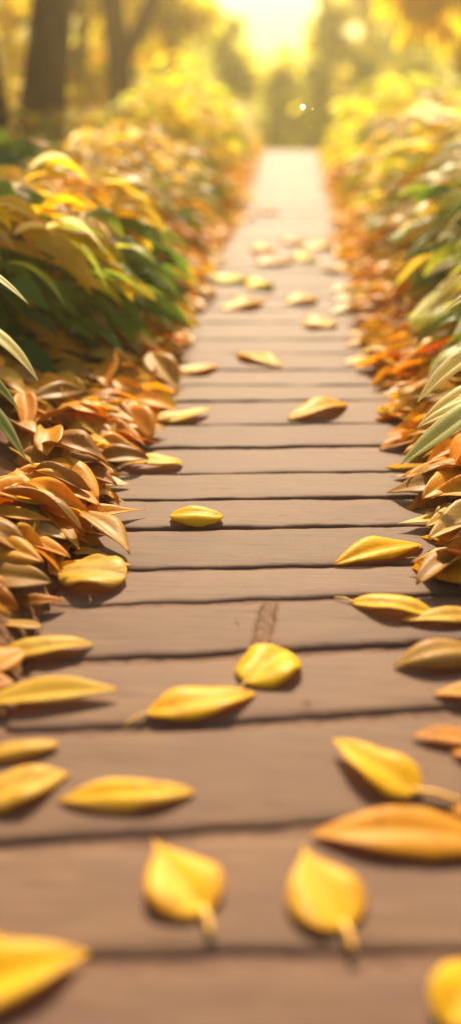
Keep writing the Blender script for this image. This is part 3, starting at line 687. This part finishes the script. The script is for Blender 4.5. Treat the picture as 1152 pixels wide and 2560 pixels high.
tree('second golden tree behind at the right frame edge', X(1150, 19), 19, .16, 6.0, (.0, 0), clumps(1020, 1340, 19, 1.5, 3.8, 10, RT, .8, .3), GOLD, 38, n=150, hang=1.0)
GAPS += [(X(512, 25), 1.50, .26), (X(628, 25), 1.66, .30), (X(742, 25), 1.66, .13), (X(885, 25), 1.90, .26), (X(845, 25), 1.02, .16), (X(700, 25), 1.2, .10)]
k = 0
for (px, y, r_, H, z0, z1, n_, cl) in [(330, 27, .8, 4.5, -1.2, 1.2, 7, ['teal', 'green', 'mid']), (545, 25, .75, 4.2, -1.8, 1.45, 12, ['lime', 'mid', 'bright', 'lime']), (680, 26, .8, 3.4, -1.8, .8, 11, ['lime', 'mid', 'bright', 'lime']), (800, 25, .75, 4.8, -1.8, 2.0, 12, ['lime', 'mid', 'bright', 'lime']), (930, 27, .9, 5.6, -1.4, 3.0, 13, ['lime', 'ochre', 'bright', 'tan']),
                               (1060, 30, 1.0, 5.5, -1.2, 2.6, 9, OLV), (450, 30, 1.0, 5.0, -1.5, 1.6, 8, OLV), (250, 32, 1.2, 6.5, -1.0, 3.0, 9, OLV), (1200, 27, 1.0, 5.5, -1.0, 2.6, 8, OLV)]:
    k += 1
    words = ['bluish green low tree far left of the opening', 'olive tree left of centre beyond the path end', 'low olive tree straight beyond the path end', 'olive tree just right of centre beyond the path end',
             'brown olive tall tree right of the opening', 'olive green tree far behind the golden right hand tree', 'olive tree behind the bright yellow left shrub', 'tall olive tree behind the left trunks', 'olive tree at the far right background'][k - 1]
    tree(words, X(px, y), y, .14, H, (0, 0), clumps(px - 120, px + 120, y, z0, z1, n_, RT, r_), cl, 50 + k, size=.26, n=210, hang=.4, name='background_tree', group='trees beyond the end of the path')
wd = MB(); RW = random.Random(9)
for i in range(46):
    a = -1.15 + 2.3 * i / 45; dist = RW.uniform(44, 62); x = dist * math.sin(a); y = dist * math.cos(a)
    hgt = RW.uniform(.4, 1.0) if abs(a) < .22 else RW.uniform(4, 8)
    wd.tube([Vector((x, y, -2.7)), Vector((x, y, hgt))], [.25, .1], 6, (.12, .07, .04))
    for q in range(5):
        c0 = Vector((x + RW.uniform(-1.8, 1.8), y + RW.uniform(-1.5, 1.5), RW.uniform(-1.6, hgt)))
        crown_cards(wd, RW, c0, Vector((1.7, 1.7, 1.4)), 42 if abs(a) > .1 else 80, .6, RW.choice([OLV, GOLD, OLV]), .3)
tag(wd.build('woodland', M_CRN, smooth=False), 'distant band of olive and golden woodland along the horizon', 'woodland', kind='stuff')

# made-up translucent discs, shaped to catch the sun as bright dots
def dot_disc(pt, r, label, col=(.97, .96, .92)):
    mb = MB(); o = Vector(pt); n = (CAMP - o).normalized(); a = n.cross(Vector((0, 0, 1))).normalized(); b = a.cross(n)
    for ring in range(5):
        for j in range(20):
            an = 2 * PI * j / 20; q = ring / 4
            mb.v.append(o + (a * math.cos(an) + b * math.sin(an)) * r * max(q, .02) * (1 + .05 * math.sin(3 * an)) + n * r * (.25 * (1 - q) ** 3 + .04 * math.sin(5 * an) * q)); mb.c.append(col); mb.uv.append((.2, q))
    for ring in range(4):
        for j in range(20):
            p = ring * 20 + j; p2 = ring * 20 + (j + 1) % 20; mb.f.append((p, p2, p2 + 20, p + 20))
    t = mb.build('bright_dot', M_DOT, at=o); tag(t, label, 'seed')
dot_disc(P(756, 268, 2.3), .0068, 'tiny round white disc added as a bright dot above the path end')
dot_disc(P(781, 272, 2.3), .0028, 'fainter small disc added just right of the larger bright dot', (.35, .30, .12))

# ------------------------------------------------------------------ haze
def box(name, lo, hi, mat):
    mb = MB(); x0, y0, z0 = lo; x1, y1, z1 = hi
    mb.v = [Vector(p) for p in ((x0, y0, z0), (x1, y0, z0), (x1, y1, z0), (x0, y1, z0), (x0, y0, z1), (x1, y0, z1), (x1, y1, z1), (x0, y1, z1))]
    mb.f = [(0, 3, 2, 1), (4, 5, 6, 7), (0, 1, 5, 4), (1, 2, 6, 5), (2, 3, 7, 6), (3, 0, 4, 7)]
    return mb.build(name, mat, smooth=False)
m, nt = new_mat('haze_air'); v = nd(nt, 'ShaderNodeVolumePrincipled', Density=.0082, Anisotropy=.7); v.inputs['Color'].default_value = (1, .85, .42, 1)
o = nd(nt, 'ShaderNodeOutputMaterial'); nt.links.new(v.outputs[0], o.inputs['Volume'])
tag(box('haze', (-310, -70, -4), (310, 510, 10), m), 'warm golden haze in the air', 'haze', kind='stuff')

# ------------------------------------------------------------------ light
EL, AZ = math.radians(38), math.radians(-1.5)     # sun straight ahead of the camera, a little left of the path
w = bpy.data.worlds.new('World'); S.world = w; w.use_nodes = True; nt = w.node_tree
sky = nt.nodes.new('ShaderNodeTexSky'); sky.sky_type = 'NISHITA'; sky.sun_disc = False; sky.sun_elevation = EL; sky.sun_rotation = AZ
sky.dust_density = 4; sky.air_density = 1.0; sky.ozone_density = .6
bg = nt.nodes['Background']; nt.links.new(sky.outputs[0], bg.inputs[0]); bg.inputs[1].default_value = .085
sl = bpy.data.lights.new('sun', 'SUN'); so = bpy.data.objects.new('sun', sl); COL.objects.link(so)
sl.energy = 5.0; sl.angle = math.radians(.6); sl.color = (1, .82, .55)
sd = Vector((math.sin(AZ) * math.cos(EL), math.cos(AZ) * math.cos(EL), math.sin(EL)))
so.rotation_euler = sd.to_track_quat('Z', 'Y').to_euler(); so.location = (0, 5, 8)

S.view_settings.view_transform = 'Standard'; S.view_settings.look = 'None'; S.view_settings.gamma = 1; S.view_settings.exposure = 1.02
S.cycles.use_denoising = True
S.cycles.max_bounces = 10; S.cycles.transmission_bounces = 8; S.cycles.diffuse_bounces = 7; S.cycles.volume_bounces = 0
